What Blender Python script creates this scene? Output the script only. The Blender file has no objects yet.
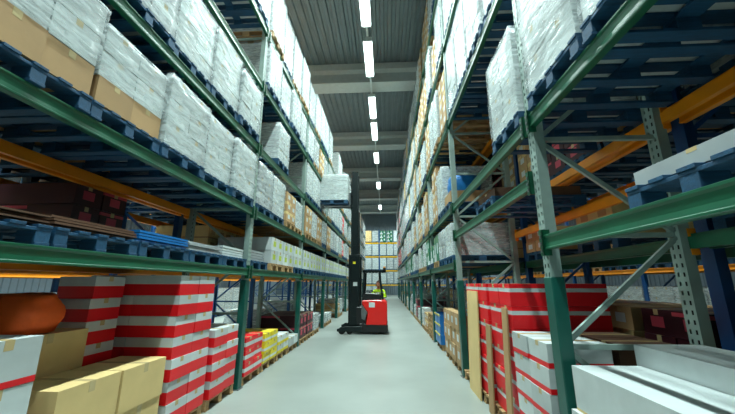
import bpy, bmesh, math, random
from mathutils import Vector, Matrix
R = math.radians
rnd = random.Random(7)
sc = bpy.context.scene
COL = sc.collection

# ------------------------------------------------------------ camera, world, lamps, exposure
F_PX, W, H = 325.0, 735.0, 414.0
PITCH, YAW = 13.16, 3.17
cam_d = bpy.data.cameras.new('camera'); cam = bpy.data.objects.new('camera', cam_d); COL.objects.link(cam)
cam_d.sensor_width = 36.0; cam_d.lens = F_PX * 36.0 / W; cam_d.clip_end = 200
cam.location = (0, 0, 1.65); cam.rotation_euler = (R(90 + PITCH), 0, R(YAW))
sc.camera = cam
sc.view_settings.view_transform = 'Standard'; sc.view_settings.look = 'None'
sc.view_settings.gamma = 1; sc.view_settings.use_curve_mapping = False
sc.view_settings.exposure = -0.15
sc.cycles.use_denoising = True
sc.cycles.max_bounces = 8; sc.cycles.transparent_max_bounces = 24
sc.cycles.sample_clamp_indirect = 6
world = bpy.data.worlds.new('world'); sc.world = world; world.use_nodes = True
world.node_tree.nodes['Background'].inputs[0].default_value = (.75, .95, 1, 1)
world.node_tree.nodes['Background'].inputs[1].default_value = 0.03
LAMP_Z = 10.15
LAMP_W = 300.0
LAMP_COL = (.82, 1.0, .97)
AISLES = [-.56, -6.6, 5.65]
# lamp spans along the aisle: pairs between the roof girders
LAMPS = [(-3.0, -.9), (.6, 2.7), (3.8, 5.9), (7.2, 9.35), (10.0, 12.1), (13.6, 15.7), (16.1, 18.4),
         (20.3, 22.3), (26.8, 28.9), (35.3, 37.6)]

# ------------------------------------------------------------ materials
MATS = {}
def lin(c):
    return tuple(((v / 255) / 12.92 if v / 255 <= .04045 else ((v / 255 + .055) / 1.055) ** 2.4) for v in c)
def mat(name, rgb, rough=.6, metal=0., var=.12, scale=6., bump=.0, stretch=(1, 1, 1), spec=.5, detail=4, alpha=None, bscale=None, objvar=0.):
    if name in MATS: return MATS[name]
    m = bpy.data.materials.new(name); m.use_nodes = True
    nt = m.node_tree; N = nt.nodes; L = nt.links
    b = N['Principled BSDF']; c = lin(rgb)
    tc = N.new('ShaderNodeTexCoord'); mp = N.new('ShaderNodeMapping'); mp.inputs['Scale'].default_value = stretch
    L.new(tc.outputs['Object'], mp.inputs[0])
    nz = N.new('ShaderNodeTexNoise'); nz.inputs['Scale'].default_value = scale; nz.inputs['Detail'].default_value = detail
    L.new(mp.outputs[0], nz.inputs['Vector'])
    rp = N.new('ShaderNodeValToRGB'); e = rp.color_ramp.elements
    e[0].position = .3; e[1].position = .7
    e[0].color = tuple(max(0, v * (1 - var)) for v in c) + (1,); e[1].color = tuple(min(1, v * (1 + var)) for v in c) + (1,)
    L.new(nz.outputs[0], rp.inputs[0])
    out = rp.outputs[0]
    if objvar:
        oi = N.new('ShaderNodeObjectInfo'); mr = N.new('ShaderNodeMapRange')
        mr.inputs[3].default_value = 1 - objvar; mr.inputs[4].default_value = 1 + objvar * .4
        L.new(oi.outputs['Random'], mr.inputs[0])
        hs = N.new('ShaderNodeHueSaturation'); L.new(mr.outputs[0], hs.inputs['Value']); L.new(out, hs.inputs['Color']); out = hs.outputs[0]
    L.new(out, b.inputs['Base Color'])
    b.inputs['Roughness'].default_value = rough; b.inputs['Metallic'].default_value = metal
    b.inputs['Specular IOR Level'].default_value = spec
    if bump:
        n2 = N.new('ShaderNodeTexNoise'); n2.inputs['Scale'].default_value = bscale or scale * 3; n2.inputs['Detail'].default_value = 5
        L.new(mp.outputs[0], n2.inputs['Vector'])
        bp = N.new('ShaderNodeBump'); bp.inputs['Strength'].default_value = bump; bp.inputs['Distance'].default_value = .02
        L.new(n2.outputs[0], bp.inputs['Height']); L.new(bp.outputs[0], b.inputs['Normal'])
    if alpha is not None: b.inputs['Alpha'].default_value = alpha
    MATS[name] = m
    return m

M = dict(
    concrete=mat('floor_concrete', (138, 146, 141), .36, var=.14, scale=.7, bump=.05, bscale=30, detail=8),
    deck=mat('roof_sheet', (118, 130, 134), .45, .3, var=.08, scale=2),
    girder=mat('roof_girder', (176, 184, 182), .6, var=.06),
    wall=mat('cladding', (120, 135, 145), .6, var=.06),
    green=mat('rack_green', (16, 84, 58), .35, var=.15, scale=3, bump=.05),
    teal=mat('rack_teal', (10, 82, 72), .38, var=.18, scale=3, bump=.05),
    post=mat('rack_upright', (138, 160, 153), .42, .1, var=.15, scale=4),
    blue=mat('rack_blue', (16, 76, 134), .4, var=.15, scale=3),
    orange=mat('rack_orange', (240, 146, 12), .42, var=.10, scale=3),
    yellow=mat('rack_yellow', (232, 178, 20), .42, var=.08, scale=3),
    steel=mat('steel_grey', (120, 125, 128), .35, .8, var=.1),
    bpal=mat('pallet_blue', (16, 72, 106), .65, var=.25, scale=8, stretch=(1, 6, 6), bump=.2, objvar=.15),
    wood=mat('pallet_wood', (172, 140, 96), .7, var=.22, scale=6, stretch=(1, 8, 8), bump=.25, objvar=.2),
    dkraft=mat('dark_kraft', (92, 62, 42), .8, var=.1, scale=5, objvar=.15),
    kraft=mat('kraft_board', (176, 142, 98), .75, var=.07, scale=5, bump=.05, objvar=.15),
    beige=mat('beige_board', (212, 186, 128), .75, var=.06, scale=4, bump=.05, objvar=.08),
    white=mat('white_board', (196, 206, 206), .55, var=.08, scale=5, bump=.05, objvar=.22),
    grey=mat('grey_board', (150, 158, 160), .6, var=.08, scale=5, objvar=.15),
    red=mat('red_print', (226, 12, 26), .45, var=.06, scale=4, objvar=.08),
    maroon=mat('maroon_print', (60, 20, 30), .5, var=.1, scale=4),
    pink=mat('pink_print', (200, 70, 90), .5, var=.1, scale=4),
    ylw=mat('yellow_print', (226, 206, 30), .5, var=.06, scale=4, objvar=.08),
    lime=mat('lime_label', (178, 196, 60), .5, var=.06, scale=4),
    gprint=mat('green_print', (20, 110, 78), .5, var=.08, scale=4, objvar=.12),
    bluep=mat('blue_plastic', (20, 110, 180), .35, var=.1, scale=4),
    tape=mat('packing_tape', (196, 176, 130), .2, var=.05),
    black=mat('black_plastic', (16, 20, 22), .4, var=.2),
    mast=mat('mast_paint', (14, 28, 30), .35, .3, var=.2),
    rubber=mat('rubber', (20, 20, 20), .8, var=.2),
    tred=mat('truck_red', (222, 28, 22), .28, var=.04, scale=2),
    vis=mat('hi_vis', (190, 230, 30), .7, var=.08, scale=8, bump=.2),
    refl=mat('reflective_tape', (200, 205, 205), .3, .3, var=.05),
    skin=mat('skin', (196, 132, 104), .55, var=.06, scale=12),
    hair=mat('hair', (70, 44, 28), .6, var=.2, scale=20),
    navy=mat('navy_cloth', (24, 30, 46), .8, var=.15),
    osack=mat('orange_sack', (244, 100, 24), .6, var=.1, scale=6, bump=.2),
    dark=mat('slot_dark', (6, 12, 12), .9, var=.1),
)
def film_mat():
    m = bpy.data.materials.new('stretch_film'); m.use_nodes = True
    nt = m.node_tree; N = nt.nodes; L = nt.links
    b = N['Principled BSDF']
    b.inputs['Base Color'].default_value = lin((206, 216, 217)) + (1,)
    b.inputs['Roughness'].default_value = .22
    tc = N.new('ShaderNodeTexCoord'); mp = N.new('ShaderNodeMapping')
    mp.inputs['Scale'].default_value = (3, 3, 14); mp.inputs['Rotation'].default_value = (.25, .2, 0)
    L.new(tc.outputs['Object'], mp.inputs[0])
    nz = N.new('ShaderNodeTexNoise'); nz.inputs['Scale'].default_value = 1.6; nz.inputs['Detail'].default_value = 2.5; nz.inputs['Distortion'].default_value = .6
    L.new(mp.outputs[0], nz.inputs['Vector'])
    mr = N.new('ShaderNodeMapRange'); mr.inputs[1].default_value = .35; mr.inputs[2].default_value = .65
    mr.inputs[3].default_value = .12; mr.inputs[4].default_value = .62
    L.new(nz.outputs[0], mr.inputs[0]); L.new(mr.outputs[0], b.inputs['Alpha'])
    bp = N.new('ShaderNodeBump'); bp.inputs['Strength'].default_value = .3; bp.inputs['Distance'].default_value = .03
    L.new(nz.outputs[0], bp.inputs['Height']); L.new(bp.outputs[0], b.inputs['Normal'])
    return m
M['film'] = film_mat()
def emis(name, rgb, s):
    m = bpy.data.materials.new(name); m.use_nodes = True
    b = m.node_tree.nodes['Principled BSDF']
    b.inputs['Base Color'].default_value = (.8, .8, .8, 1)
    b.inputs['Emission Color'].default_value = tuple(rgb) + (1,); b.inputs['Emission Strength'].default_value = s
    return m
M['glow'] = emis('lamp_glow', LAMP_COL, 6.0)

# ------------------------------------------------------------ mesh helpers
class MB:
    def __init__(s): s.v = []; s.f = []; s.mi = []; s.mats = []
    def _m(s, m):
        if m not in s.mats: s.mats.append(m)
        return s.mats.index(m)
    def box(s, x0, x1, y0, y1, z0, z1, m, skip=''):
        i = len(s.v); k = s._m(m)
        s.v += [(x0, y0, z0), (x1, y0, z0), (x1, y1, z0), (x0, y1, z0), (x0, y0, z1), (x1, y0, z1), (x1, y1, z1), (x0, y1, z1)]
        for n, q in (('b', (0, 3, 2, 1)), ('t', (4, 5, 6, 7)), ('s', (0, 1, 5, 4)), ('e', (1, 2, 6, 5)), ('n', (2, 3, 7, 6)), ('w', (3, 0, 4, 7))):
            if n not in skip: s.f.append(tuple(i + a for a in q)); s.mi.append(k)
        return s
    def bar(s, p, q, w, h, m, up=(0, 0, 1)):
        p = Vector(p); q = Vector(q); d = (q - p).normalized(); u = Vector(up)
        if abs(d.dot(u)) > .95: u = Vector((1, 0, 0))
        a = d.cross(u).normalized() * w / 2; b = a.cross(d).normalized() * h / 2
        i = len(s.v); k = s._m(m)
        for c in (p, q): s.v += [tuple(c - a - b), tuple(c + a - b), tuple(c + a + b), tuple(c - a + b)]
        for f in ((0, 1, 2, 3), (7, 6, 5, 4), (0, 4, 5, 1), (1, 5, 6, 2), (2, 6, 7, 3), (3, 7, 4, 0)):
            s.f.append(tuple(i + a for a in f)); s.mi.append(k)
        return s
    def tube(s, p, q, r, m, n=10, r2=None):
        p = Vector(p); q = Vector(q); d = (q - p).normalized(); r2 = r if r2 is None else r2
        u = Vector((0, 0, 1)) if abs(d.z) < .9 else Vector((1, 0, 0))
        a = d.cross(u).normalized(); b = d.cross(a)
        i = len(s.v); k = s._m(m)
        for c, rr in ((p, r), (q, r2)):
            for j in range(n):
                t = 2 * math.pi * j / n
                s.v.append(tuple(c + a * math.cos(t) * rr + b * math.sin(t) * rr))
        for j in range(n):
            s.f.append((i + j, i + (j + 1) % n, i + n + (j + 1) % n, i + n + j)); s.mi.append(k)
        s.f.append(tuple(i + j for j in range(n))[::-1]); s.mi.append(k)
        s.f.append(tuple(i + n + j for j in range(n))); s.mi.append(k)
        return s
    def prism(s, pts, y0, y1, m, axis='y'):
        n = len(pts); i = len(s.v); k = s._m(m)
        for y in (y0, y1):
            for (a, b) in pts: s.v.append((a, y, b) if axis == 'y' else ((y, a, b) if axis == 'x' else (a, b, y)))
        s.f.append(tuple(range(i, i + n))); s.mi.append(k)
        s.f.append(tuple(range(i + n, i + 2 * n))[::-1]); s.mi.append(k)
        for j in range(n):
            s.f.append((i + j, i + n + j, i + n + (j + 1) % n, i + (j + 1) % n)); s.mi.append(k)
        return s
    def mesh(s, name, bevel=0., smooth=False, fix=True):
        me = bpy.data.meshes.new(name); me.from_pydata(s.v, [], s.f)
        for m in s.mats: me.materials.append(m)
        me.polygons.foreach_set('material_index', s.mi)
        if bevel or fix:
            bm = bmesh.new(); bm.from_mesh(me)
            bmesh.ops.recalc_face_normals(bm, faces=bm.faces)
            if bevel: bmesh.ops.bevel(bm, geom=list(bm.edges), offset=bevel, segments=1, affect='EDGES', clamp_overlap=True)
            bm.to_mesh(me); bm.free()
        if smooth: me.polygons.foreach_set('use_smooth', [True] * len(me.polygons))
        me.update()
        return me
def obj(name, me, parent=None, loc=(0, 0, 0), rz=0, label=None, cat=None, group=None, kind=None):
    if isinstance(me, MB): me = me.mesh(name)
    o = bpy.data.objects.new(name, me); COL.objects.link(o)
    o.location = loc
    if rz: o.rotation_euler = (0, 0, rz)
    if parent: o.parent = parent
    if label: o['label'] = label
    if cat: o['category'] = cat
    if group: o['group'] = group
    if kind: o['kind'] = kind
    return o
def thing(name, label, cat, loc=(0, 0, 0), rz=0, group=None): return obj(name, None, None, loc, rz, label, cat, group)
ORD = ['first', 'second', 'third', 'fourth', 'fifth', 'sixth', 'seventh', 'eighth', 'ninth', 'tenth', 'eleventh', 'twelfth']

# ------------------------------------------------------------ the hall
XL, XR, YB, YE, CZ = -16.0, 14.0, -9.0, 48.0, 11.55
floor = obj('floor', MB().box(XL, XR, YB, YE, -.2, 0, M['concrete']), kind='structure')
def wall_sheet(name, x0, x1, y0, y1, z1, along):
    mb = MB(); p = .3
    a0, a1 = (x0, x1) if along == 'x' else (y0, y1)
    n = int((a1 - a0) / p)
    pts = []
    for i in range(n):
        s = a0 + i * p
        pts += [(s, 0), (s + .14, 0), (s + .17, .04), (s + .27, .04)]
    pts.append((a1, 0)); i0 = 0
    k = mb._m(M['wall'])
    for (s, d) in pts:
        for z in (0, z1):
            mb.v.append((s, (y0 - d), z) if along == 'x' else (x0 + d * (1 if x0 < 0 else -1), s, z))
    for j in range(len(pts) - 1): mb.f.append((2 * j, 2 * j + 2, 2 * j + 3, 2 * j + 1)); mb.mi.append(k)
    return obj(name, mb.mesh(name, fix=False), kind='structure')
wall_sheet('wall_end', XL, XR, YE, YE, CZ, 'x')
wall_sheet('wall_back', XL, XR, YB, YB, CZ, 'x')
wall_sheet('wall_left', XL, XL, YB, YE, CZ, 'y')
wall_sheet('wall_right', XR, XR, YB, YE, CZ, 'y')
# corrugated roof deck: trapezoid ribs running along the aisle
mb = MB(); pitch = .30; k = mb._m(M['deck']); pts = []
x = XL
while x < XR: pts += [(x, CZ), (x + .13, CZ), (x + .16, CZ + .07), (x + .27, CZ + .07)]; x += pitch
for (px, pz) in pts:
    mb.v += [(px, YB, pz), (px, YE, pz)]
for j in range(len(pts) - 1): mb.f.append((2 * j, 2 * j + 2, 2 * j + 3, 2 * j + 1)); mb.mi.append(k)
ceiling = obj('ceiling', mb.mesh('ceiling', fix=False), kind='structure')
for i, y in enumerate([-7.9, -.9, 6.1, 13.1, 20.1, 27.1, 34.1, 41.1]):
    g = MB()
    prof = [(y, CZ), (y, CZ - .32), (y + .18, CZ - .42), (y + .18, CZ - .78), (y, CZ - .88), (y, CZ - 1.0), (y + .8, CZ - 1.0), (y + .8, CZ - .88), (y + .62, CZ - .78),
            (y + .62, CZ - .42), (y + .8, CZ - .32), (y + .8, CZ)]
    g.prism(prof, XL, XR, M['girder'], 'x')
    o = obj('roof_girder', g, None, kind='structure')
# lamps
lamp_body = MB().box(-.17, .17, -1, 1, .05, .12, M['white']).box(-.07, .07, -.98, .98, .12, .17, M['white']).mesh('housing')
dif = MB(); dif.prism([(-.16, .05), (-.14, .0), (-.07, -.035), (.07, -.035), (.14, 0), (.16, .05)], -.98, .98, M['glow'])  # diffuser drawn extra wide, standing in for the glow around the lamp
dif_me = dif.mesh('diffuser')
cap_me = MB().box(-.17, .17, -.015, .015, -.035, .12, M['white']).mesh('end_cap')
hang_me = MB().tube((0, 0, .16), (0, 0, CZ - LAMP_Z - 0.02), .012, M['steel'], 6).mesh('hanger')
bpos = [-.9, 6.1, 13.1, 20.1, 27.1, 34.1, 41.1]
for ai, ax in enumerate(AISLES):
    for li, (y0, y1) in enumerate(LAMPS):
        if ai and y0 > 30: continue
        yc, ln = (y0 + y1) / 2, (y1 - y0)
        where = ['over the open aisle', 'over the next aisle forks-side', 'over the next aisle behind the truck'][ai]
        t = thing('aisle_lamp', 'white linear ceiling lamp %s, %s of its row' % (where, ORD[li]), 'lamp', (ax, yc, LAMP_Z), group='linear lamps over the aisles')
        for nm, me in (('housing', lamp_body), ('diffuser', dif_me)):
            o = obj(nm, me, t); o.scale = (1, ln / 2, 1)
        for s in (-1, 1):
            obj('end_cap', cap_me, t, (0, s * (ln / 2 - .005), 0))
            hy = s * (ln / 2 - .3)
            obj('hanger', hang_me, t, (0, hy, 0))
        ld = bpy.data.lights.new('lamp_light', 'AREA'); ld.shape = 'RECTANGLE'; ld.size = .22; ld.size_y = ln * .95; ld.spread = R(125)
        ld.energy = LAMP_W * (1, 1.3, .45)[ai] * (ln / 2.1); ld.color = LAMP_COL
        lo = bpy.data.objects.new('lamp_light', ld); COL.objects.link(lo); lo.parent = t; lo.location = (0, 0, -.04)
for i, (cx, cy) in enumerate(((-4.6, 40.6), (4.2, 40.6), (-8.2, 46.2), (6.2, 46.2))):
    t = thing('cross_aisle_lamp', 'white ceiling lamp turned across, %s at the far end of the hall' % ORD[i], 'lamp', (cx, cy, LAMP_Z), R(90), 'linear lamps over the aisles')
    for nm, me in (('housing', lamp_body), ('diffuser', dif_me)): obj(nm, me, t)
    for sg in (-1, 1):
        obj('end_cap', cap_me, t, (0, sg, 0)); obj('hanger', hang_me, t, (0, sg * .7, 0))
    ld = bpy.data.lights.new('lamp_light', 'AREA'); ld.shape = 'RECTANGLE'; ld.size = .22; ld.size_y = 1.9; ld.energy = LAMP_W * 3.2; ld.color = LAMP_COL
    lo = bpy.data.objects.new('lamp_light', ld); COL.objects.link(lo); lo.parent = t; lo.location = (0, 0, -.04)
for ax in AISLES:
    tr = MB().box(-.035, .035, -4, 41, .17, .22, M['white'])
    obj('cable_trunking', tr, None, (ax, 0, LAMP_Z), label=['white cable trunking above the lamp row of the open aisle', 'white cable trunking over the aisle behind the rack with red stacks',
        'white cable trunking over the aisle behind the rack with shadowed bays'][AISLES.index(ax)], cat='trunking')

# ------------------------------------------------------------ racks
def post_mesh(h, m, holes=True, w=.12, d=.09, z0=0):
    mb = MB()
    mb.box(-w / 2, w / 2, -d / 2, d / 2, z0, h, m, 'we' if holes else '') if False else None
    # C section: front and rear faces carry two columns of slots
    mb.box(-d / 2, d / 2, -w / 2, -w / 2 + .008, z0, h, m)
    mb.box(-d / 2, d / 2, w / 2 - .008, w / 2, z0, h, m)
    k = mb._m(m)
    if not holes:
        mb.box(-d / 2, d / 2, -w / 2, w / 2, z0, h, m); return mb
    ys = [-w / 2, -.036, -.018, .018, .036, w / 2]
    zs = [z0]
    z = z0 + .05
    while z < h - .05: zs += [z, z + .035]; z += .075
    zs.append(h)
    for fx in (-d / 2, d / 2):
        for a in range(5):
            for b in range(len(zs) - 1):
                if a in (1, 3) and b % 2 == 1: continue
                i = len(mb.v)
                mb.v += [(fx, ys[a], zs[b]), (fx, ys[a + 1], zs[b]), (fx, ys[a + 1], zs[b + 1]), (fx, ys[a], zs[b + 1])]
                mb.f.append((i, i + 1, i + 2, i + 3)); mb.mi.append(k)
    mb.box(-.002, .002, -w / 2 + .01, w / 2 - .01, z0, h, M['dark'])  # dark sheet inside the hollow post paints the shade behind the slots
    return mb
def beam_mesh(L, m, h=.125, d=.05):
    # stepped box beam with rolled lips at its top and bottom edges (runs along Y, aisle side = +X)
    p = [(-d / 2, 0), (d / 2, 0), (d / 2 + .007, .004), (d / 2 + .007, .014), (d / 2, .02), (d / 2 - .004, .05), (d / 2, h - .03), (d / 2 + .007, h - .016),
         (d / 2 + .007, h - .004), (d / 2, h), (0, h), (0, h - .025), (-d / 2, h - .025)]
    return MB().prism(p, 0, L, m)
def bracket_mesh(m):
    mb = MB().box(-.02, .045, 0, .012, -.05, .17, m).box(.03, .045, 0, .06, -.05, .17, m)
    for z in (-.02, .04, .1): mb.box(.045, .052, .02, .045, z, z + .025, M['steel'])
    return mb
FOOT = MB().box(-.08, .08, -.09, .09, 0, .01, M['steel']).tube((.05, .07, .01), (.05, .07, .03), .01, M['steel'], 6).tube((-.05, -.07, .01), (-.05, -.07, .03), .01, M['steel'], 6).mesh('foot_plate')

def rack(label, xf, xr, ys, levels, top, pm, fm, rm, guard=None, extra=(), low=None, near=12., detail=True, axis_rot=None):
    """xf: aisle-side post line, xr: rear post line. levels(bay) -> list of heights of beam tops."""
    t = thing('pallet_rack', label, 'rack', (xf, 0, 0))
    side = 1 if xf > xr else -1      # +1: the aisle lies on the +X side
    pmesh = post_mesh(top, pm, detail).mesh('post', fix=False) if detail else post_mesh(top, pm, False).mesh('post')
    pfar = post_mesh(top, pm, False).mesh('post')
    gm = MB().box(-.055, .055, -.07, .07, 0, 1.7, guard).mesh('lower_post', bevel=.008) if guard else None  # green box over the lower length of aisle-side posts, paler post above
    depth = abs(xf - xr)
    hz = [.25 + .9 * i for i in range(int((top - .4) / .9) + 1)]
    hm = MB().box(-depth / 2, depth / 2, -.02, .02, -.02, .02, pm).mesh('brace')
    dg = MB().bar((-depth / 2, 0, 0), (depth / 2, 0, .9), .04, .03, pm, (0, 1, 0)).mesh('brace')
    dg2 = MB().bar((-depth / 2, 0, .9), (depth / 2, 0, 0), .04, .03, pm, (0, 1, 0)).mesh('brace')
    joined = MB()
    for i, z in enumerate(hz):
        joined.box(-depth / 2, depth / 2, -.02, .02, z - .02, z + .02, pm)
        if i < len(hz) - 1:
            a, b = (z, z + .9) if i % 2 else (z + .9, z)
            joined.bar((-depth / 2, 0, a), (depth / 2, 0, b), .04, .03, pm, (0, 1, 0))
    jm = joined.mesh('bracing')
    for y in ys:
        for x in (0, xr - xf):
            p = obj('post', pmesh if (y < near and detail) else pfar, t, (x, y, 0)); obj('foot_plate', FOOT, p)
            if gm and x == 0: obj('lower_post', gm, t, (x, y, 0))
        cx = (xr - xf) / 2
        if y < near and detail:
            for i, z in enumerate(hz):
                obj('brace', hm, t, (cx, y, z))
                if i < len(hz) - 1: obj('brace', dg if i % 2 else dg2, t, (cx, y, z))
        else:
            obj('bracing', jm, t, (cx, y, 0), kind='stuff')
    bcache = {}
    bf = bracket_mesh(fm).mesh('beam_bracket'); br = bracket_mesh(rm).mesh('beam_bracket')
    for b in range(len(ys) - 1):
        L = ys[b + 1] - ys[b] - .11; kk = round(L, 2)
        if kk not in bcache: bcache[kk] = (beam_mesh(L, fm).mesh('beam'), beam_mesh(L, rm).mesh('beam'), beam_mesh(L, low or fm).mesh('beam'))
        for z in list(levels(b)) + [e[1] for e in extra if e[0] == b]:
            fme, rme = bcache[kk][:2]
            if low and z < 2.1: fme = rme = bcache[kk][2]
            o = obj('beam', fme, t, (side * .04, ys[b] + .055, z - .125))
            o2 = obj('beam', rme, t, (xr - xf - side * .04, ys[b] + .055, z - .125))
            if side < 0: o.scale.x = -1
            else: o2.scale.x = -1
            if detail and ys[b] < near:
                for oo, me in ((o, bf), (o2, br)):
                    for yy in (0, L - .012): obj('beam_bracket', me, oo, (0, yy, 0))
    return t

# ------------------------------------------------------------ pallets, cartons and loads
def pallet_meshes(m, w=.8, d=1.2):
    return dict(
        deck=MB().box(-d / 2, d / 2, -.05, .05, 0, .022, m).mesh('deck_board', bevel=.002),
        cross=MB().box(-.072, .072, -w / 2, w / 2, 0, .022, m).mesh('cross_board', bevel=.002),
        block=MB().box(-.072, .072, -.05, .05, 0, .078, m).mesh('block', bevel=.002),
        runner=MB().box(-d / 2, d / 2, -.05, .05, 0, .022, m).mesh('runner_board', bevel=.002))
PW = {}
for key, mm in (('b', M['bpal']), ('w', M['wood'])):
    PW[key] = pallet_meshes(mm)
    far = MB()
    for y in (-.35, -.175, 0, .175, .35): far.box(-.6, .6, y - .05, y + .05, .122, .144, mm)
    for x in (-.52, 0, .52): far.box(x - .072, x + .072, -.4, .4, .1, .122, mm)
    for x in (-.52, 0, .52):
        for y in (-.35, 0, .35): far.box(x - .072, x + .072, y - .05, y + .05, .022, .1, mm)
    for y in (-.35, 0, .35): far.box(-.6, .6, y - .05, y + .05, 0, .022, mm)
    PW[key]['far'] = far.mesh('pallet')
def pallet(x, y, z, kind, label, near, rz=0, group='pallets in the racks'):
    d = PW[kind]
    if not near:
        return obj('pallet', d['far'], None, (x, y, z), rz, label, 'pallet', group)
    t = thing('pallet', label, 'pallet', (x, y, z), rz, group)
    for yy in (-.35, -.175, 0, .175, .35): obj('deck_board', d['deck'], t, (0, yy, .122))
    for xx in (-.52, 0, .52): obj('cross_board', d['cross'], t, (xx, 0, .1))
    for xx in (-.52, 0, .52):
        for yy in (-.35, 0, .35): obj('block', d['block'], t, (xx, yy, .022))
    for yy in (-.35, 0, .35): obj('runner_board', d['runner'], t, (0, yy, 0))
    return t
def carton_mb(l, w, h, body, band=None, bandz=(0, .5), tape=True, label=None):
    """l along X, w along Y"""
    mb = MB(); x, y = l / 2, w / 2
    if band:
        z0, z1 = bandz[0] * h, bandz[1] * h
        if z0 > 0: mb.box(-x, x, -y, y, 0, z0, body, 't')
        mb.box(-x, x, -y, y, z0, z1, band, ('b' if z0 > 0 else '') + ('t' if z1 < h else ''))
        if z1 < h: mb.box(-x, x, -y, y, z1, h, body, 'b')
    else: mb.box(-x, x, -y, y, 0, h, body)
    if tape:
        mb.box(-x, x, -.028, .028, h, h + .002, M['tape']); 
        for s in (-1, 1): mb.box(s * x - .001, s * x + .001, -.028, .028, h * .78, h, M['tape'])
    if label:
        for s in (-1, 1): mb.box(s * x - .002, s * x + .002, -w * .22, w * .2, h * .3, h * .72, label)
    return mb
def film_mesh(w, d, h, seed):
    r = random.Random(seed); per = []
    nx, ny, nz = 8, 6, 8
    for i in range(nx): per.append((-d / 2 + d * i / nx, -w / 2))
    for i in range(ny): per.append((d / 2, -w / 2 + w * i / ny))
    for i in range(nx): per.append((d / 2 - d * i / nx, w / 2))
    for i in range(ny): per.append((-d / 2, w / 2 - w * i / ny))
    mb = MB(); k = mb._m(M['film']); n = len(per)
    for j in range(nz + 1):
        z = h * j / nz
        for (a, b) in per:
            s = 1 + r.uniform(-.006, .012) + .012
            mb.v.append((a * s, b * s, z + (0 if j in (0, nz) else r.uniform(-.02, .02))))
    for j in range(nz):
        for i in range(n):
            mb.f.append((j * n + i, j * n + (i + 1) % n, (j + 1) * n + (i + 1) % n, (j + 1) * n + i)); mb.mi.append(k)
    i0 = len(mb.v)
    for (a, b) in per: mb.v.append((a * .86, b * .84, h + .006 + r.uniform(0, .008)))
    for i in range(n):
        mb.f.append((nz * n + i, nz * n + (i + 1) % n, i0 + (i + 1) % n, i0 + i)); mb.mi.append(k)
    return mb.mesh('wrap_film', fix=False, smooth=True)
PROTO = {}
def load_proto(code, h):
    """returns (near parts list [(name, mesh, loc)], far mesh)"""
    key = (code, round(h, 2))
    if key in PROTO: return PROTO[key]
    r = random.Random(ord(code[0]) * 7 + int(h * 100))
    W_, D_ = .78, 1.16
    body = dict(q=M['white'], w=M['white'], v=M['grey'], c=M['kraft'], g=M['gprint'], y=M['white'], r=M['red'], k=M['maroon'], s=M['white'], m=M['beige'])[code[0]]
    nl = max(2, round(h / .27)); lh = h / nl; cols, rows = 2, 2
    if code[0] == 'g': nl = max(1, round(h / .45)); lh = h / nl
    if code[0] == 'y': nl = 2; lh = h / nl
    lab = dict(q=None, y=M['lime'], c=M['white'], g=M['white'], w=None, v=None, r=M['white'], k=M['pink'], s=M['red'], m=M['kraft'])[code[0]]
    me1 = carton_mb(D_ / rows - .006, W_ / cols - .012, lh - .006, body, None, label=lab)
    alt = carton_mb(D_ / rows - .006, W_ / cols - .012, lh - .006, body, dict(q=M['white'], g=M['white'], r=M['white'], k=M['pink'], s=M['red'], c=M['beige'], w=M['white'], v=M['white'], y=M['grey'], m=M['kraft'])[code[0]],
                    dict(q=(0, .2), g=(.0, .3), r=(.0, .5), k=(.8, .95), s=(.0, .12), w=(0, .2), v=(.5, 1.), c=(.7, 1.), y=(0, .1), m=(.0, .1))[code[0]], label=lab)
    ms = [me1.mesh('carton'), alt.mesh('carton')]
    if code[0] == 'q': kq = carton_mb(D_ / rows - .006, W_ / cols - .012, lh - .006, M['kraft'])
    if code[0] == 'q': ms.append(kq.mesh('carton'))
    parts = []; far = MB()
    for l in range(nl):
        for a in range(cols):
            for b in range(rows):
                px = -D_ / 2 + (b + .5) * D_ / rows + r.uniform(-.008, .008); py = -W_ / 2 + (a + .5) * W_ / cols + r.uniform(-.005, .005)
                which = 0 if r.random() < .55 else 1
                if code[0] == 'q' and l == 0: which = 2
                parts.append(('carton', ms[which], (px, py, l * lh)))
                src = (me1, alt, kq if code[0] == 'q' else None)[which]; i = len(far.v)
                far.v += [(q[0] + px, q[1] + py, q[2] + l * lh) for q in src.v]
                far.f += [tuple(i + q for q in f) for f in src.f]
                far.mi += [far._m(src.mats[q]) for q in src.mi]
    if code[0] in 'wvsq':
        zq = lh if code[0] == 'q' else 0
        fm = film_mesh(W_ + .01, D_ + .01, h + .004 - zq, int(h * 77) + len(PROTO))
        parts.append(('wrap_film', fm, (0, 0, zq)))
        i = len(far.v); far.v += [(q.co.x, q.co.y, q.co.z + zq) for q in fm.vertices]
        kk = far._m(M['film'])
        for p in fm.polygons: far.f.append(tuple(i + q for q in p.vertices)); far.mi.append(kk)
    PROTO[key] = (parts, far.mesh('load'))
    return PROTO[key]
LNAME = dict(q='wrapped_load', w='wrapped_load', v='wrapped_load', s='wrapped_load', c='carton_load', m='carton_load', g='green_carton_load', y='labelled_carton_load', r='red_carton_load', k='dark_carton_load')
LTEXT = dict(q='white load on brown cartons', w='white film-wrapped load', v='grey film-wrapped load', s='red-banded wrapped load', c='brown carton load', m='beige carton load', g='green and white carton load',
             y='white cartons with lime labels', r='red and white carton load', k='dark pink-banded load')
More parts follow.
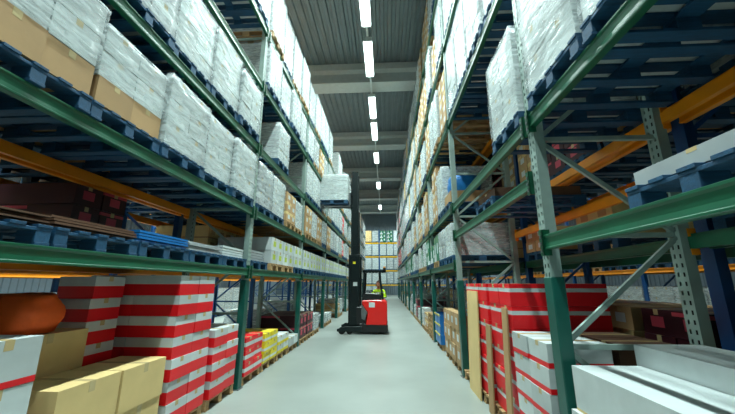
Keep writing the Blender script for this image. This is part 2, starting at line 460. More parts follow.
def load(code, h, x, y, z, where, near, rz=0):
    parts, far = load_proto(code, h)
    lab = '%s, %s' % (LTEXT[code[0]], where)
    g = 'loads on the pallet racks'
    if not near: return obj(LNAME[code[0]], far, None, (x, y, z), rz, lab, 'load', g)
    t = thing(LNAME[code[0]], lab, 'load', (x, y, z), rz, g)
    for nm, me, lc in parts: obj(nm, me, t, lc)
    return t
SLOT = ['first', 'second', 'third', 'last']
def fill(rid, xc, ys, lev, levels, table, hts, near_y=9., join_y=23., pk='b', seed=1):
    """table(bay, level index) -> 4 codes or '' ; one pallet and one load per used slot"""
    r = random.Random(seed); far_mb = {}
    for b in range(len(ys) - 1):
        for li, z in enumerate(levels(b)):
            codes = table(b, li, r)
            for s, cd in enumerate(codes):
                if cd in '. ': continue
                n_ = max(4, len(codes)); pt = (ys[b + 1] - ys[b] - .2) / n_; y = ys[b] + .1 + pt / 2 + s * pt
                h = hts(li, r, cd); k = pk if r.random() < (.8 if b > 1 else 1) else ('w' if pk == 'b' else 'b')
                if rid in ('right', 'left') and b > 1 and li >= 1 and cd == 'c': k = 'w' 
                xx = xc + r.uniform(-.03, .03)
                if ys[b] >= (13 if len(rid) < 6 else 5):
                    far_mb.setdefault('p', []).append((cd, h, k, xx, y, z))
                if ys[b] >= join_y:
                    far_mb.setdefault('x', []).append((cd, h, k, xx, y, z)); continue
                where = '%s level, bay %s, slot %s from camera, %s' % (ORD[li], ['one', 'two', 'three', 'four', 'five', 'six', 'seven', 'eight', 'nine', 'ten', 'eleven'][b], ['one', 'two', 'three', 'four', 'five'][s], RACKTXT[rid])
                near = y < near_y and rid in ('left', 'right')
                if ys[b] < (13 if len(rid) < 6 else 5): pallet(xx, y, z, k, ('blue' if k == 'b' else 'bare wood') + ' pallet, ' + where, near)
                load(cd, h, xx, y, z + .146, where, near)
    if far_mb:
        for nm, isl in (('distant_loads', True), ('distant_pallets', False)):
            mb = MB()
            for (cd, h, k, x, y, z) in far_mb.get('x' if isl else 'p', []):
                me = load_proto(cd, h)[1] if isl else PW[k]['far']
                i = len(mb.v); zz = z + (.146 if isl else 0)
                mb.v += [(q.co.x + x, q.co.y + y, q.co.z + zz) for q in me.vertices]
                for p in me.polygons: mb.f.append(tuple(i + q for q in p.vertices)); mb.mi.append(mb._m(me.materials[p.material_index]))
            if mb.v: obj(nm, mb.mesh(nm, fix=False), None, label=('distant mixed loads' if isl else 'distant blue pallets') + ' in the farthest bays of the ' + RACKTXT[rid], cat='loads' if isl else 'pallets', kind='stuff')
RACKTXT = dict(left='rack facing forks', right='rack behind truck', left2='second rack forks-side', left3='third rack forks-side', right2='second rack truck-side', right3='third rack truck-side')

YL = [-2.3, 1.3] + [5.6 + 3.6 * i for i in range(10)]
YR = [-.7 + 3.6 * i for i in range(12)]
LL = [1.90, 2.95, 4.18, 5.48, 6.72]
RL = [2.05, 3.18, 5.0, 6.9, 8.75]
RLB = lambda b: ([2.62] + RL[1:]) if b == 1 else RL
XFL, XRL, XFR, XRR = -2.42, -3.5, 1.42, 2.5
rack('long green-beamed pallet rack facing the forks, with red and white stacks', XFL, XRL, YL, lambda b: LL, 7.6, M['post'], M['green'], M['orange'], M['teal'])
rack('tall green-beamed pallet rack behind the truck, with shadowed bays', XFR, XRR, YR, RLB, 9.6, M['post'], M['green'], M['orange'], M['teal'], low=M['green'])
rack('blue and orange rack back-to-back behind the forks-side rack', -4.82, -3.74, YL, lambda b: LL, 7.6, M['blue'], M['orange'], M['orange'], detail=False)
rack('blue and orange rack back-to-back behind the shadowed rack', 3.82, 2.74, YR, lambda b: RL[:4], 9.0, M['blue'], M['orange'], M['orange'], low=M['green'], detail=False)
rack('blue and orange rack across the next aisle, forks side', -8.5, -9.6, YL, lambda b: LL, 7.6, M['blue'], M['orange'], M['orange'], detail=False)
rack('blue and orange rack across the next aisle, truck-rear side', 7.5, 8.6, YR, lambda b: RL[:4], 9.0, M['blue'], M['orange'], M['orange'], detail=False)

def tabL(b, li, r):
    fix = {(0, 0): '....', (1, 0): '....', (2, 0): '.yyy', (0, 1): '..ww', (1, 1): 'qqwww', (2, 1): 'vwcw', (0, 2): '...w', (1, 2): 'wvwww', (2, 2): '.w..', (0, 3): '.w.w', (1, 3): 'ww...',
           (2, 3): 'wwww', (0, 4): '....', (1, 4): '....w', (2, 4): 'wwww', (3, 1): 'cwcw'}
    if (b, li) in fix: return fix[(b, li)]
    if li == 0: return 'yyyy' if b < 8 else 'ywyw'
    if b == 5 and li in (1, 2): return 'wrww'
    return ''.join(r.choice('wwwvcwv' if li == 1 else 'wwwwvwwc.') for _ in range(4))
def tabR(b, li, r):
    fix = {(0, 0): '....', (1, 0): '....', (2, 0): 'wvgg', (3, 0): 'gwgw', (0, 1): 'wwww', (1, 1): 'w...', (2, 1): '.wcw', (0, 2): '....', (0, 3): '....', (0, 4): '....', (1, 2): 'wwww', (1, 3): 'wwcw', (1, 4): 'wwww'}
    if (b, li) in fix: return fix[(b, li)]
    if li == 0: return ''.join(r.choice('gwgwv') for _ in range(4))
    if b in (8, 9) and li in (1, 2, 3): return 'rwrr'
    return ''.join(r.choice('wwvwcwvc' if b < 5 else 'wwswmwvs') for _ in range(4))
fill('left', -2.94, YL, 0, lambda b: LL, tabL, lambda li, r, c: .54 if c == 'y' else ({0: .75, 1: .82, 2: .95, 3: .94, 4: 1.2}[li] - r.choice((0, 0, 0, .1)) + (.1 if li == 4 else 0)), seed=3)
fill('right', 1.94, YR, 0, RLB, tabR, lambda li, r, c: {0: .8, 1: 1.35, 2: 1.45, 3: 1.4, 4: 1.35}[li] - r.choice((0, .15, .3)) - (.35 if li == 1 and r.random() < .3 else 0), seed=5)
def tab2(b, li, r):
    if b >= 7 or li >= (4 if b < 4 else 3): return ''
    if li == 0: return ''.join(r.choice('.cm.k' if b < 3 else 'w.cwv') for _ in range(4))
    return ''.join(r.choice('ckcvck' if b < 4 else 'wvcwv') for _ in range(4))
def tab3(b, li, r): return ''.join(r.choice('wwvwwc') for _ in range(4)) if li < 2 and b < 6 else ''
fill('left2', -4.28, YL, 0, lambda b: LL, tab2, lambda li, r, c: .8, seed=8)
fill('right2', 3.28, YR, 0, lambda b: [0.0] + RL[:3], lambda b, li, r: ('kckc' if li == 0 and b < 3 else 'cwkv' if li == 0 else tab2(b, li - 1, r) if li > 1 else '.m.c') if b < 7 else '', lambda li, r, c: {0: 1.25, 1: .4, 2: 1.3, 3: 1.1}[li], seed=9)
fill('left3', -9.05, YL, 0, lambda b: [.0, 1.90], tab3, lambda li, r, c: 1.25 if li == 0 else .8, seed=10)
fill('right3', 8.05, YR, 0, lambda b: [.0, 2.05], tab3, lambda li, r, c: 1.4 if li == 0 else .8, seed=11)

# ------------------------------------------------------------ end rack with yellow beams
t = thing('pallet_rack', 'blue and yellow rack crossing the far end of the aisle', 'rack', (0, 43, 0))
EX = [-9.3 + 2.82 * i for i in range(7)]; EL = [1.45, 3.25, 5.05, 6.85]
pm_ = MB().box(-.05, .05, -.04, .04, 0, 8.6, M['blue']).mesh('post')
bm_ = MB().box(.05, 2.77, -.025, .025, -.13, 0, M['yellow']).mesh('beam')
for x in EX:
    for y in (0, 1.1): obj('post', pm_, t, (x, y, 0))
for x in EX[:-1]:
    for z in EL:
        for y in (-.03, 1.13): obj('beam', bm_, t, (x, y, z))
NUM = ['one', 'two', 'three', 'four', 'five', 'six', 'seven', 'eight', 'nine', 'ten', 'eleven', 'twelve', 'thirteen', 'fourteen', 'fifteen', 'sixteen', 'seventeen', 'eighteen']
r = random.Random(4)
for bi, x in enumerate(EX[:-1]):
    for li, z in enumerate([0] + EL):
        for s in range(3):
            cx = x + .5 + s * .91
            if not (-4.6 < cx < 3.2) or (li == 0 and -1.2 < cx < 2.4): continue
            cd = r.choice('wwvw') if li < 4 else ('m', 'm', 'v', 'g', 'g', 'w')[(bi * 3 + s) % 6]
            where = '%s tier, visible column %s of end rack' % (['floor', 'second', 'third', 'fourth', 'top'][li], NUM[int((cx + 4.6) / .93)])
            k = 'b'
            pallet(cx, 43.55, z, k, 'blue pallet, ' + where, False, R(90))
            load(cd, 1.45 if li else 1.1, cx, 43.55, z + .146, where, False, R(90))

# ------------------------------------------------------------ floor-level stacks, each carton a thing
CM = {}
def cmesh(key, l, w, h, body, band=None, bz=(0, .5), label=None, tape=True):
    if key not in CM: CM[key] = carton_mb(l, w, h, body, band, bz, tape, label).mesh('carton', bevel=0)
    return CM[key]
def stack(key, args, dims, x0, y0, z0, nx, ny, nz, txt, group, jit=.012, skip=None, mat_name='carton', hollow=True):
    """cartons of dims (l along X, w along Y, h); every carton its own object"""
    l, w, h = dims; me = cmesh(key, l - .008, w - .012, h - .004, *args)
    for c in range(nz):
        for b in range(ny):
            for a in range(nx):
                if hollow and nx > 2 and 0 < a < nx - 1 and 0 < b < ny - 1 and c < nz - 1: continue
                if skip and skip(a, b, c): continue
                row = ['aisle-side', 'rear', 'third', 'fourth'][a]
                lab = '%s, %s layer up, column %s, %s row' % (txt, ORD[c], NUM[b], row)
                obj(mat_name, me, None, (x0 + (a + .5) * l * (1 if x0 > 0 else -1) + rnd.uniform(-jit, jit), y0 + (b + .5) * w + rnd.uniform(-.003, .003), z0 + c * h), rnd.uniform(-.008, .008),
                    lab, 'carton', group)
def fpal(x, y, kind, label, rz=0): return pallet(x, y, 0, kind, label, True, rz, 'pallets on the floor')
# forks side (x0 is the aisle face, stacks go towards -X)
fl = -2.36
fpal(-2.98, 1.85, 'w', 'wood pallet under white red-edged cartons, forks-side rack')
stack('wr', (M['white'], M['red'], (0, .14), None), (.58, .42, .29), fl, 1.42, .144, 2, 2, 4, 'white red-edged carton in first stack', 'white red-edged cartons')
fpal(-2.79, 3.07, 'w', 'wood pallet under the big beige cartons, forks-side rack', R(90))
stack('bg', (M['beige'], None, (0, 0), None), (.52, .59, .37), fl - .01, 2.47, .144, 1, 2, 2, 'big beige carton', 'big beige cartons')
stack('bg2', (M['beige'], None, (0, 0), None), (.5, .74, .36), fl - .55, 2.47, .144, 1, 1, 3, 'big beige carton behind', 'big beige cartons')
stack('rw2', (M['white'], M['red'], (0, .56), None), (.4, .4, .225), fl - .62, 3.26, .144, 1, 1, 7, 'red and white carton behind the beige cartons', 'red and white cartons')
for i, (y, cd, h) in enumerate(((.8, 'c', .7), (2.6, 'k', 1.0), (4.4, 'v', 1.35), (7.3, 'v', .6), (10.4, 'w', .7), (13.5, 'v', .8))):
    pallet(-4.28, y, 0, 'w', 'wood pallet on the floor of the second rack, forks-side, %s from camera' % ORD[i], False, 0, 'pallets on the floor'); load(cd, h, -4.28, y, .146, 'floor, second rack forks-side, %s from camera' % ORD[i], False)
fpal(-2.98, 4.13, 'w', 'wood pallet under the tall red and white stack, forks-side rack')
stack('rw', (M['white'], M['red'], (0, .56), None), (.56, .39, .228), fl, 3.73, .144, 2, 2, 7, 'red and white carton in tall stack', 'red and white cartons')
fpal(-2.98, 5.02, 'w', 'wood pallet under the shorter red and white stack')
stack('rw', (M['white'], M['red'], (0, .56), None), (.56, .39, .215), fl, 4.62, .144, 2, 2, 4, 'red and white carton in shorter stack', 'red and white cartons')
fpal(-2.98, 6.1, 'w', 'wood pallet under the low red stack past the second upright')
stack('rr', (M['red'], M['white'], (.3, .62), None), (.56, .39, .2), fl, 5.71, .144, 2, 2, 3, 'red white-striped carton in low stack', 'red cartons')
fpal(-2.98, 6.98, 'w', 'wood pallet under the yellow cartons')
stack('yy', (M['ylw'], M['white'], (.25, .5), None), (.56, .39, .18), fl, 6.6, .144, 2, 2, 3, 'yellow and white carton', 'yellow cartons')
fpal(-2.98, 7.86, 'w', 'wood pallet under the low yellow and white cartons')
stack('yw', (M['white'], M['ylw'], (.0, .35), None), (.56, .39, .18), fl, 7.48, .144, 2, 2, 2, 'white yellow-edged carton', 'yellow cartons')
fpal(-2.98, 8.7, 'w', 'wood pallet under the low white cartons by the third upright')
stack('ww', (M['white'], None, (0, 0), None), (.56, .39, .2), fl, 8.31, .144, 2, 2, 1, 'low white carton by third upright', 'white cartons')
for i, (y, cd, h) in enumerate([(9.75, 'k', .62), (10.6, 'k', .62), (11.5, 'w', .5), (13.3, 'w', .3), (14.2, 'w', .3), (16.9, 'c', .5), (17.8, 'w', .7), (20.6, 'w', .5), (21.5, 'c', .4), (24.2, 'w', .6)]):
    fpal_l = 'wood pallet on the floor, forks side, %s past the third upright' % ORD[i]
    pallet(-2.96, y, 0, 'w', fpal_l, False, 0, 'pallets on the floor'); load(cd, h, -2.96, y, .146, 'floor, %s past the third upright, forks side' % ORD[i], False)
# level one, near bays, forks side: grey trays and bundles standing low on the beams
for i, (y, l, h, mm, nm) in enumerate([(1.76, .8, .08, 'dkraft', 'brown'), (2.59, .8, .1, 'dkraft', 'dark brown'), (3.42, .8, .12, 'bluep', 'blue'), (4.25, .8, .12, 'grey', 'grey'), (5.08, .7, .16, 'white', 'white'), (6.08, .7, .2, 'grey', 'pale grey')]):
    pallet(-2.96, y, LL[0], 'b', 'blue pallet under flat %s bundle, %s on lowest beams, forks side' % (nm, ORD[i]), True)
    mb = MB(); n = 4; q = h / n
    for j in range(n): mb.box(-.55 + rnd.uniform(-.02, .02), .55 + rnd.uniform(-.02, .02), -l / 2, l / 2, j * q, (j + 1) * q - .008, M[mm])
    mb.box(-.3, -.27, -l / 2 - .003, l / 2 + .003, 0, h + .003, M['tape']); mb.box(.27, .3, -l / 2 - .003, l / 2 + .003, 0, h + .003, M['tape'])
    obj('sheet_bundle', mb, None, (-2.96, y, LL[0] + .146), 0, 'strapped flat %s sheet bundle, %s on lowest beams, forks side' % (nm, ORD[i]), 'bundle', 'sheet bundles')
# orange sack and white sacks behind the beige cartons
def sack(mm, x, y, z, s, lab, name='sack'):
    bm = bmesh.new(); bmesh.ops.create_cube(bm, size=1)
    bmesh.ops.subdivide_edges(bm, edges=bm.edges, cuts=5, use_grid_fill=True)
    rr = random.Random(int(x * 100 + y * 10))
    for v in bm.verts:
        c = v.co; n = Vector((c.x * 2, c.y * 2, c.z * 2)); k = 1 - .16 * (n.x ** 2 * n.y ** 2 + n.z ** 2 * n.x ** 2 * .6 + n.y ** 2 * n.z ** 2 * .6)
        v.co = Vector((c.x * s[0] * k + rr.uniform(-.022, .022), c.y * s[1] * k + rr.uniform(-.022, .022), max(-.5, c.z * (k if c.z > 0 else 1)) * s[2] + s[2] / 2 + (rr.uniform(-.015, .015) if c.z > 0 else 0)))
    me = bpy.data.meshes.new(name); bm.to_mesh(me); bm.free(); me.materials.append(mm); me.polygons.foreach_set('use_smooth', [True] * len(me.polygons))
    return obj(name, me, None, (x, y, z), 0, lab, 'sack', 'sacks')
sack(M['osack'], -3.17, 2.8, .144 + 3 * .36, (.4, .5, .34), 'bulging orange sack on top of the big beige cartons')
# truck-rear side rack, floor (x0 aisle face, stacks go +X)
fr = 1.36
fpal(1.98, 1.1, 'w', 'wood pallet under the long white boxes, behind-truck rack'); fpal(1.98, 2.25, 'w', 'second wood pallet under the long white boxes')
LB2 = carton_mb(.5, 2.0, .26, M['white'], M['beige'], (0, .06), False).mesh('long_box', bevel=0)
LB = carton_mb(.5, 2.0, .3, M['white'], M['beige'], (0, .06), False).mesh('long_box', bevel=0)
for a, (x, n) in enumerate(((1.62, 3), (2.14, 4))):
    for c in range(n):
        obj('long_box', (LB, LB2)[a], None, (x + rnd.uniform(-.02, .02), 1.76 + rnd.uniform(-.03, .03), .144 + c * (.302, .262)[a]), 0, 'long flat white box, %s layer up, %s row of nearest bay' % (ORD[c], ['aisle-side', 'rear'][a]), 'box', 'long white boxes')
stackargs = (M['red'], M['white'], (.62, .8), None)
for i, y in enumerate((3.45, 4.32, 5.2, 6.02)): fpal(1.98, y, 'w', 'wood pallet under red stacks in second bay, %s from camera' % ORD[i])
stack('dk', (M['dkraft'], None, (0, 0), None), (.5, .39, .25), 1.96, 3.06, .144, 1, 2, 4, 'dark brown carton in rear of second bay', 'dark brown cartons')
stack('rl', (M['white'], M['red'], (0, .22), None), (.54, .39, .2), fr, 3.06, .144, 1, 2, 5, 'white red-edged carton at front of second bay', 'red-edged cartons in the shadowed rack')
stack('rb', stackargs, (.55, .39, .25), fr + .05, 3.94, .144, 2, 2, 6, 'red white-striped carton in middle stack', 'red cartons in the shadowed rack')
stack('rb', stackargs, (.55, .39, .25), fr + .05, 4.82, .144, 2, 3, 6, 'red white-striped carton in stack by third upright', 'red cartons in the shadowed rack')
# cardboard sheets leaning on the red stacks
for i, (y, w, z1, lab) in enumerate(((5.25, .62, 1.38, 'large tan cardboard sheet leaning upright on the red cartons'), (4.02, .16, 1.22, 'narrow brown cardboard edge board against red cartons, nearest'), (4.66, .2, .95, 'brown cardboard strip standing between the red stacks'))):
    mb = MB(); n = 8
    for q in range(3): mb.box(-.006 + q * .007, -.001 + q * .007, 0, w, 0, z1 + .146, M['beige' if i == 0 else 'kraft'])
    o = obj('cardboard_sheet', mb, None, (1.343, y, 0), 0, lab, 'cardboard', 'cardboard sheets'); o.rotation_euler = (0, R(2.0), 0)
fpal(1.98, 6.98, 'w', 'wood pallet under brown labelled cartons'); fpal(1.98, 7.85, 'w', 'second wood pallet under brown labelled cartons')
stack('kb', (M['kraft'], None, (0, 0), M['white']), (.57, .4, .31), fr, 6.6, .144, 2, 4, 3, 'brown carton with white label, third bay', 'brown labelled cartons')
# blue crates
cr = MB(); cr.box(-.3, .3, -.2, .2, 0, .02, M['bluep'])
for s in (-1, 1):
    cr.box(s * .3 - .008, s * .3 + .008, -.2, .2, 0, .24, M['bluep']); cr.box(-.3, .3, s * .2 - .008, s * .2 + .008, 0, .24, M['bluep'])
cr.box(-.32, .32, -.22, -.192, .2, .235, M['bluep']); cr.box(-.32, .32, .192, .22, .2, .235, M['bluep']); cr.box(.292, .32, -.22, .22, .2, .235, M['bluep']); cr.box(-.32, -.292, -.22, .22, .2, .235, M['ylw'])
crm = cr.mesh('plastic_crate')
fpal(1.98, 9.2, 'w', 'wood pallet under the blue crates')
for c in range(3):
    for b in range(2):
        for a in range(2): obj('plastic_crate', crm, None, (1.66 + a * .65, 8.97 + b * .45, .144 + c * .24), 0, 'blue plastic crate with yellow rim, %s layer, column %s, %s row' % (ORD[c], NUM[b], ['aisle-side', 'rear'][a]), 'crate', 'blue crates')
for c in range(5): pallet(1.95, 10.75, c * .146, 'w', 'bare wood pallet, %s up in the idle pallet stack beyond blue crates' % ORD[c], False, rnd.uniform(-.03, .03), 'idle pallets')
for i, (y, cd, h) in enumerate([(12.0, 'c', .5), (12.9, 'w', .6), (14.5, 'w', .45), (15.5, 'k', .8), (16.5, 'w', .5), (18.3, 'v', .9), (19.2, 'w', .5), (21.6, 'w', .6), (22.6, 'c', .6), (25.3, 'w', .5), (28.7, 'w', .6), (29.6, 'c', .8)]):
    pallet(1.96, y, 0, 'w', 'wood pallet on the floor, %s beyond the idle pallets, behind truck' % ORD[i], False, 0, 'pallets on the floor'); load(cd, h, 1.96, y, .146, 'floor, %s beyond the idle pallets, behind truck' % ORD[i], False)
# flat packs on the low beams of the nearest shadowed bay and blue sack higher up
for i, (x, y, z, h, mm, nm) in enumerate([(2.03, 1.55, RL[0], .09, 'grey', 'thin grey'), (2.0, 4.6, 2.62, .12, 'dkraft', 'dull brown')]):
    pallet(x, y, z, 'b', 'blue pallet under %s flat pack, lowest beams, behind-truck rack' % nm, True)
    obj('flat_pack', carton_mb(1.1, .75, h, M[mm]), None, (x, y, z + .146), 0, '%s flat pack on the lowest beams behind the truck' % nm, 'carton', 'flat packs')
sack(M['bluep'], 1.8, 7.2, RL[1] + .4, (.7, .5, .45), 'blue plastic sack on the third bay ledge, behind-truck rack')
pallet(1.95, 7.15, RL[1], 'b', 'blue pallet under the blue plastic sack', True)
obj('flat_pack', carton_mb(1.1, .75, .25, M['kraft']), None, (1.95, 7.15, RL[1] + .146), 0, 'brown flat pack under the blue plastic sack', 'carton', 'flat packs')
# ------------------------------------------------------------ reach truck, forks towards -X
TX, TY = -.02, 11.28
tr = thing('reach_truck', 'red and black reach truck across the aisle with mast raised', 'forklift', (TX, TY, 0))
# chassis (near side at Y=0, far side at Y=1.27)
ch = MB(); ch.prism([(-.86, .07), (.02, .07), (.07, .12), (.07, .30), (-.86, .34)], .03, 1.24, M['black']); obj('chassis', ch.mesh('chassis', bevel=.01), tr)
for s, y0 in ((0, 0), (1, 1.12)):
    leg = MB(); leg.prism([(-1.62, .09), (-.8, .09), (-.8, .26), (-1.35, .24), (-1.62, .17)], y0, y0 + .15, M['mast'])
    lo = obj('reach_leg', leg.mesh('reach_leg', bevel=.006), tr)
    obj('load_wheel', MB().tube((-1.46, y0 + .03, .115), (-1.46, y0 + .12, .115), .115, M['rubber'], 20), lo)
    obj('load_wheel', MB().tube((-1.2, y0 + .03, .1), (-1.2, y0 + .12, .1), .1, M['rubber'], 20), lo)
obj('drive_wheel', MB().tube((-.2, .4, .15), (-.2, .6, .15), .15, M['rubber'], 24), tr)
# red body with slanted front edge and rounded shoulder
bd = MB(); pr = [(-.66, .30), (.03, .30), (.05, .55), (.05, .96), (.0, 1.06), (-.12, 1.10), (-.78, 1.08), (-.80, .98), (-.60, .68)]
bd.prism(pr, .0, .36, M['tred']); obj('body_panel', bd.mesh('body_panel', bevel=.025), tr)
bd = MB(); bd.prism([(-.66, .30), (.03, .30), (.05, .55), (.05, .96), (.0, 1.05), (-.70, 1.03), (-.58, .70)], .95, 1.27, M['tred']); obj('body_panel', bd.mesh('body_panel', bevel=.025), tr)
rb = MB(); rb.prism([(-.1, .3), (.05, .3), (.05, 1.02), (-.06, 1.1), (-.1, 1.1)], .36, .95, M['tred']); obj('rear_panel', rb.mesh('rear_panel', bevel=.02), tr)
obj('battery_cover', MB().box(-.98, -.66, .05, 1.2, .30, .86, M['black']).mesh('battery_cover', bevel=.015), tr)
st = obj('data_plate', MB().box(-.56, -.36, -.006, .0, .86, 1.02, M['white']), tr, label='white plate on red side panel')
obj('silver_panel', MB().prism([(-.80, .5), (-.70, .45), (-.62, .70), (-.78, .95), (-.82, .75)], -.004, .0, M['steel']), tr)
# seat, console, wheel
seat = MB().box(-.42, -.06, .45, .88, .80, .90, M['black']).mesh('seat', bevel=.03); so = obj('seat', seat, tr)
obj('backrest', MB().prism([(.74, .9), (.84, .9), (.9, 1.4), (.82, 1.42)], -.44, -.06, M['black'], 'x').mesh('backrest', bevel=.02), tr)
obj('console', MB().prism([(-.74, 1.06), (-.16, 1.08), (-.12, 1.22), (-.2, 1.30), (-.68, 1.32), (-.78, 1.24)], .03, .32, M['black']).mesh('console', bevel=.02), tr)
w = MB()
for i in range(20):
    a, b = 2 * math.pi * i / 20, 2 * math.pi * (i + 1) / 20
    w.tube((-.55 + .13 * math.cos(a), .36 + .13 * math.sin(a), 1.37 + .03 * math.sin(a)), (-.55 + .13 * math.cos(b), .36 + .13 * math.sin(b), 1.37 + .03 * math.sin(b)), .013, M['black'], 6)
w.bar((-.68, .36, 1.37), (-.42, .36, 1.37), .02, .015, M['black']); w.tube((-.55, .36, 1.2), (-.55, .36, 1.37), .03, M['black'])
obj('steering_wheel', w, tr)
# overhead guard
for (y0, nm) in ((.12, 0), (1.13, 1)):
    rp = MB(); path = [(-.10, y0, 1.1), (-.12, y0, 1.35), (-.18, y0, 1.7), (-.20, y0, 2.0), (-.15, y0, 2.05)]
    for p, q in zip(path, path[1:]): rp.bar(p, q, .07, .06, M['mast'], (0, 1, 0))
    obj('guard_pillar', rp, tr)
    fp = MB().bar((-.78, y0, .8), (-.72, y0, 2.04), .06, .05, M['mast'], (0, 1, 0)); 
    obj('guard_pillar', fp, tr)
gr = MB().box(-.76, -.0, .08, .15, 2.01, 2.08, M['mast']).box(-.76, .0, 1.10, 1.17, 2.01, 2.08, M['mast'])
gr.box(-.78, -.71, .08, 1.17, 2.0, 2.07, M['mast']).box(-.06, .02, .08, 1.17, 2.0, 2.10, M['mast'])
obj('roof_frame', gr, tr)
for i in range(5): obj('roof_bar', MB().box(-.64 + i * .12, -.61 + i * .12, .12, 1.14, 2.02, 2.06, M['mast']), tr)
obj('beacon', MB().tube((-.03, .9, 2.09), (-.03, .9, 2.19), .05, M['black'], 12).tube((-.03, .9, 2.19), (-.03, .9, 2.24), .045, M['orange'], 12), tr)
# mast: three nested stages, raised
mt = obj('mast', None, tr, (-1.07, 0, 0))
for (y0, z0, z1, dx) in ((.22, .28, 2.62, .10), (1.05, .28, 2.62, .10)):
    ms = MB().box(-.14, .18, y0 - .012, y0 + .012, z0, z1, M['mast'])
    ms.box(-.20, -.14, y0 - .05, y0 + .05, z0, z1, M['mast']).box(.15, .19, y0 - .05, y0 + .05, z0, z1, M['mast'])
    obj('outer_rail', ms.mesh('outer_rail', bevel=.006), mt)
for (y0) in (.30, .97): obj('middle_rail', MB().box(-.14, .12, y0 - .01, y0 + .01, 1.5, 4.3, M['mast']).box(-.14, -.1, y0 - .035, y0 + .035, 1.5, 4.3, M['mast']).box(.08, .12, y0 - .035, y0 + .035, 1.5, 4.3, M['mast']), mt)
for (y0) in (.37, .90): obj('inner_rail', MB().box(-.13, .09, y0 - .03, y0 + .03, 3.0, 5.75, M['mast']), mt)
for z in (.5, 1.4, 2.55): obj('cross_member', MB().box(-.06, .12, .2, 1.07, z - .06, z + .06, M['mast']), mt)
for z in (3.0, 4.22): obj('cross_member', MB().box(-.06, .06, .28, .99, z - .05, z + .05, M['mast']), mt)
for z in (4.4, 5.7): obj('cross_member', MB().box(-.05, .03, .35, .92, z - .05, z + .05, M['mast']), mt)
for y0 in (.46, .82): obj('lift_cylinder', MB().tube((.02, y0, .3), (.02, y0, 2.5), .045, M['steel'], 12).tube((.02, y0, 2.5), (.02, y0, 4.2), .025, M['steel'], 10), mt)
for i, y0 in enumerate((.54, .58, .74)): obj('hydraulic_hose', MB().tube((-.02, y0, .6), (-.02, y0, 4.9), .014, M['rubber'], 6), mt)
obj('mast_plate', MB().box(-.04, .1, .2, .21, 1.55, 1.68, M['white']), mt)
obj('mast_label', MB().box(-.05, .04, .2, .21, 2.3, 2.38, M['ylw']), mt)
# carriage and forks
cg = obj('carriage', MB().box(-.19, -.11, .3, .97, 4.38, 4.46, M['mast']).box(-.19, -.11, .3, .97, 4.82, 4.9, M['mast']).box(-.17, -.11, .34, .40, 4.3, 5.0, M['mast']).box(-.17, -.11, .87, .93, 4.3, 5.0, M['mast']), mt)
for y0 in (.42, .72):
    obj('fork', MB().prism([(-.19, 4.42), (-1.46, 4.455), (-1.46, 4.47), (-.25, 4.48), (-.25, 4.95), (-.19, 4.95)], y0, y0 + .12, M['steel']), mt)
# load held on the forks
pallet(-1.96, TY + .63, 4.49, 'b', 'dark blue pallet carried on the raised forks of the reach truck', True, 0, 'pallet on the forks')
load('w', .98, -1.96, TY + .63, 4.636, 'carried high on the raised forks', True)

# ------------------------------------------------------------ driver
def skin_fig(name, verts, edges, radii, m, parent, sub=2, root=0):
    me = bpy.data.meshes.new(name); me.from_pydata(verts, edges, []); o = bpy.data.objects.new(name, me); COL.objects.link(o)
    sk = o.modifiers.new('s', 'SKIN'); sk.use_smooth_shade = True
    for i, rr in enumerate(radii):
        me.skin_vertices[0].data[i].radius = (rr if isinstance(rr, tuple) else (rr, rr)); me.skin_vertices[0].data[i].use_root = (i == root)
    sb = o.modifiers.new('u', 'SUBSURF'); sb.levels = sub; sb.render_levels = sub
    dg = bpy.context.evaluated_depsgraph_get(); ev = o.evaluated_get(dg); nm = bpy.data.meshes.new_from_object(ev)
    bpy.data.objects.remove(o); nm.materials.clear()
    for mm in (m if isinstance(m, (list, tuple)) else [m]): nm.materials.append(mm)
    nm.polygons.foreach_set('use_smooth', [True] * len(nm.polygons))
    return obj(name, nm, parent)
px, py = -.26, TY + .66
dr = thing('person', 'driver in lime hi-vis jacket seated in the red reach truck', 'person', (px, py, .90))
V = [(0, 0, .06), (0, .02, .22), (0, .03, .40), (0, .02, .50), (0, 0, .56), (0, -.02, .62),   # pelvis..head base
     (-.18, .02, .46), (-.26, -.06, .26), (-.30, -.26, .33), (.18, .02, .46), (.25, -.05, .25), (.12, -.24, .28),
     (-.09, -.04, .05), (-.11, -.38, .07), (-.11, -.40, -.32), (-.11, -.50, -.36), (.09, -.04, .05), (.10, -.38, .07), (.10, -.40, -.32), (.10, -.50, -.36)]
E = [(0, 1), (1, 2), (2, 3), (3, 4), (4, 5), (3, 6), (6, 7), (7, 8), (3, 9), (9, 10), (10, 11), (0, 12), (12, 13), (13, 14), (14, 15), (0, 16), (16, 17), (17, 18), (18, 19)]
Rr = [(.16, .12), (.15, .11), (.16, .11), (.13, .09), .062, .06, .065, .048, .034, .065, .048, .034, .09, .07, .05, .045, .09, .07, .05, .045]
body = skin_fig('body', V, E, Rr, [M['vis'], M['navy'], M['skin'], M['refl']], dr)
for p in body.data.polygons:
    c = p.center
    if .2 < c.z < .27 or (.40 < c.z < .44 and abs(c.x) < .2): p.material_index = 3
    if c.z > .53: p.material_index = 2
    elif c.y < -.10 and c.z < .12 or c.z < .08: p.material_index = 1
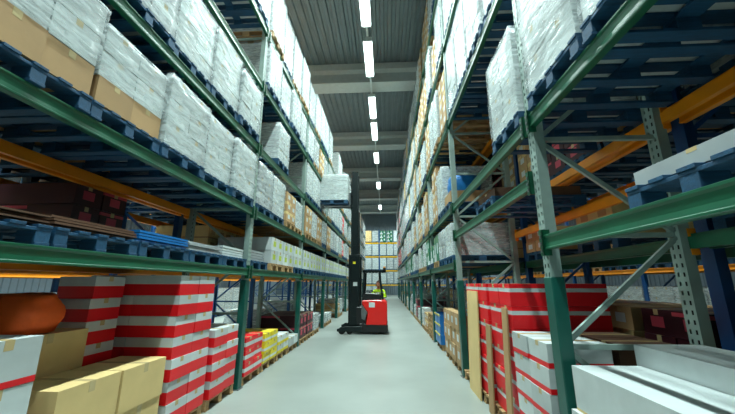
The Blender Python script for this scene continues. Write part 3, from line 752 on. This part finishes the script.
# head
bm = bmesh.new(); bmesh.ops.create_uvsphere(bm, u_segments=24, v_segments=18, radius=.1)
for v in bm.verts:
    c = v.co; c.x *= .78; c.z *= 1.18; c.y *= .95
    if c.z < -.03: c.x *= 1 + (c.z + .03) * 3.2; c.y = c.y * (1 + (c.z + .03) * 1.5) - .008
    if c.y < 0:
        d = abs(c.x)
        if d < .016 and -.035 < c.z < .02: c.y -= .022 * (1 - (c.z + .035) / .055 * .7)
        if .018 < d < .045 and -.002 < c.z < .03: c.y += .008
me = bpy.data.meshes.new('head'); bm.to_mesh(me); bm.free(); me.materials.append(M['skin']); me.polygons.foreach_set('use_smooth', [True] * len(me.polygons))
hd = obj('head', me, dr, (0, -.02, .70)); hd.scale = (1.15, 1.12, 1.1); hd.rotation_euler = (R(4), 0, R(-25))
hair = bmesh.new(); bmesh.ops.create_uvsphere(hair, u_segments=20, v_segments=14, radius=.108)
dl = [v for v in hair.verts if v.co.z < .045 and v.co.y < .02 or v.co.z < -.045 or (v.co.y < -.085)]
bmesh.ops.delete(hair, geom=dl, context='VERTS')
for v in hair.verts: v.co.x *= .88; v.co.z *= 1.22; v.co.y *= 1.03
me = bpy.data.meshes.new('hair'); hair.to_mesh(me); hair.free(); me.materials.append(M['hair']); me.polygons.foreach_set('use_smooth', [True] * len(me.polygons))
obj('hair', me, hd)
for s in (-1, 1):
    obj('eye', MB().tube((s * .03, -.082, .012), (s * .03, -.092, .012), .009, M['dark'], 8), hd)
    obj('ear', MB().tube((s * .074, .0, -.005), (s * .086, .01, -.003), .025, M['skin'], 10), hd)
obj('mouth', MB().box(-.022, .022, -.093, -.084, -.058, -.052, M['pink']), hd)
# hands on wheel and lever
for (hx, hy, hz, dxx) in ((-.30, -.26, .33, -.03), (.12, -.24, .28, .0)):
    hv = [(hx, hy, hz), (hx + dxx * .5, hy - .05, hz), (hx + dxx, hy - .085, hz)]; he = [(0, 1), (1, 2)]; hr = [.028, (.038, .018), (.034, .015)]
    for f in range(4):
        i = len(hv); fx = hx + dxx + (-.027 + .018 * f); ln = (.062, .072, .068, .052)[f]
        hv += [(fx, hy - .095, hz + .002), (fx, hy - .095 - ln * .5, hz - .006), (fx, hy - .095 - ln * .75, hz - .035)]
        he += [(2, i), (i, i + 1), (i + 1, i + 2)]; hr += [.0095, .0085, .0075]
    i = len(hv); sd = 1 if hx < 0 else -1
    hv += [(hx + sd * .035, hy - .045, hz - .008), (hx + sd * .052, hy - .085, hz - .018)]; he += [(1, i), (i, i + 1)]; hr += [.011, .009]
    skin_fig('hand', hv, he, hr, M['skin'], dr, 1)
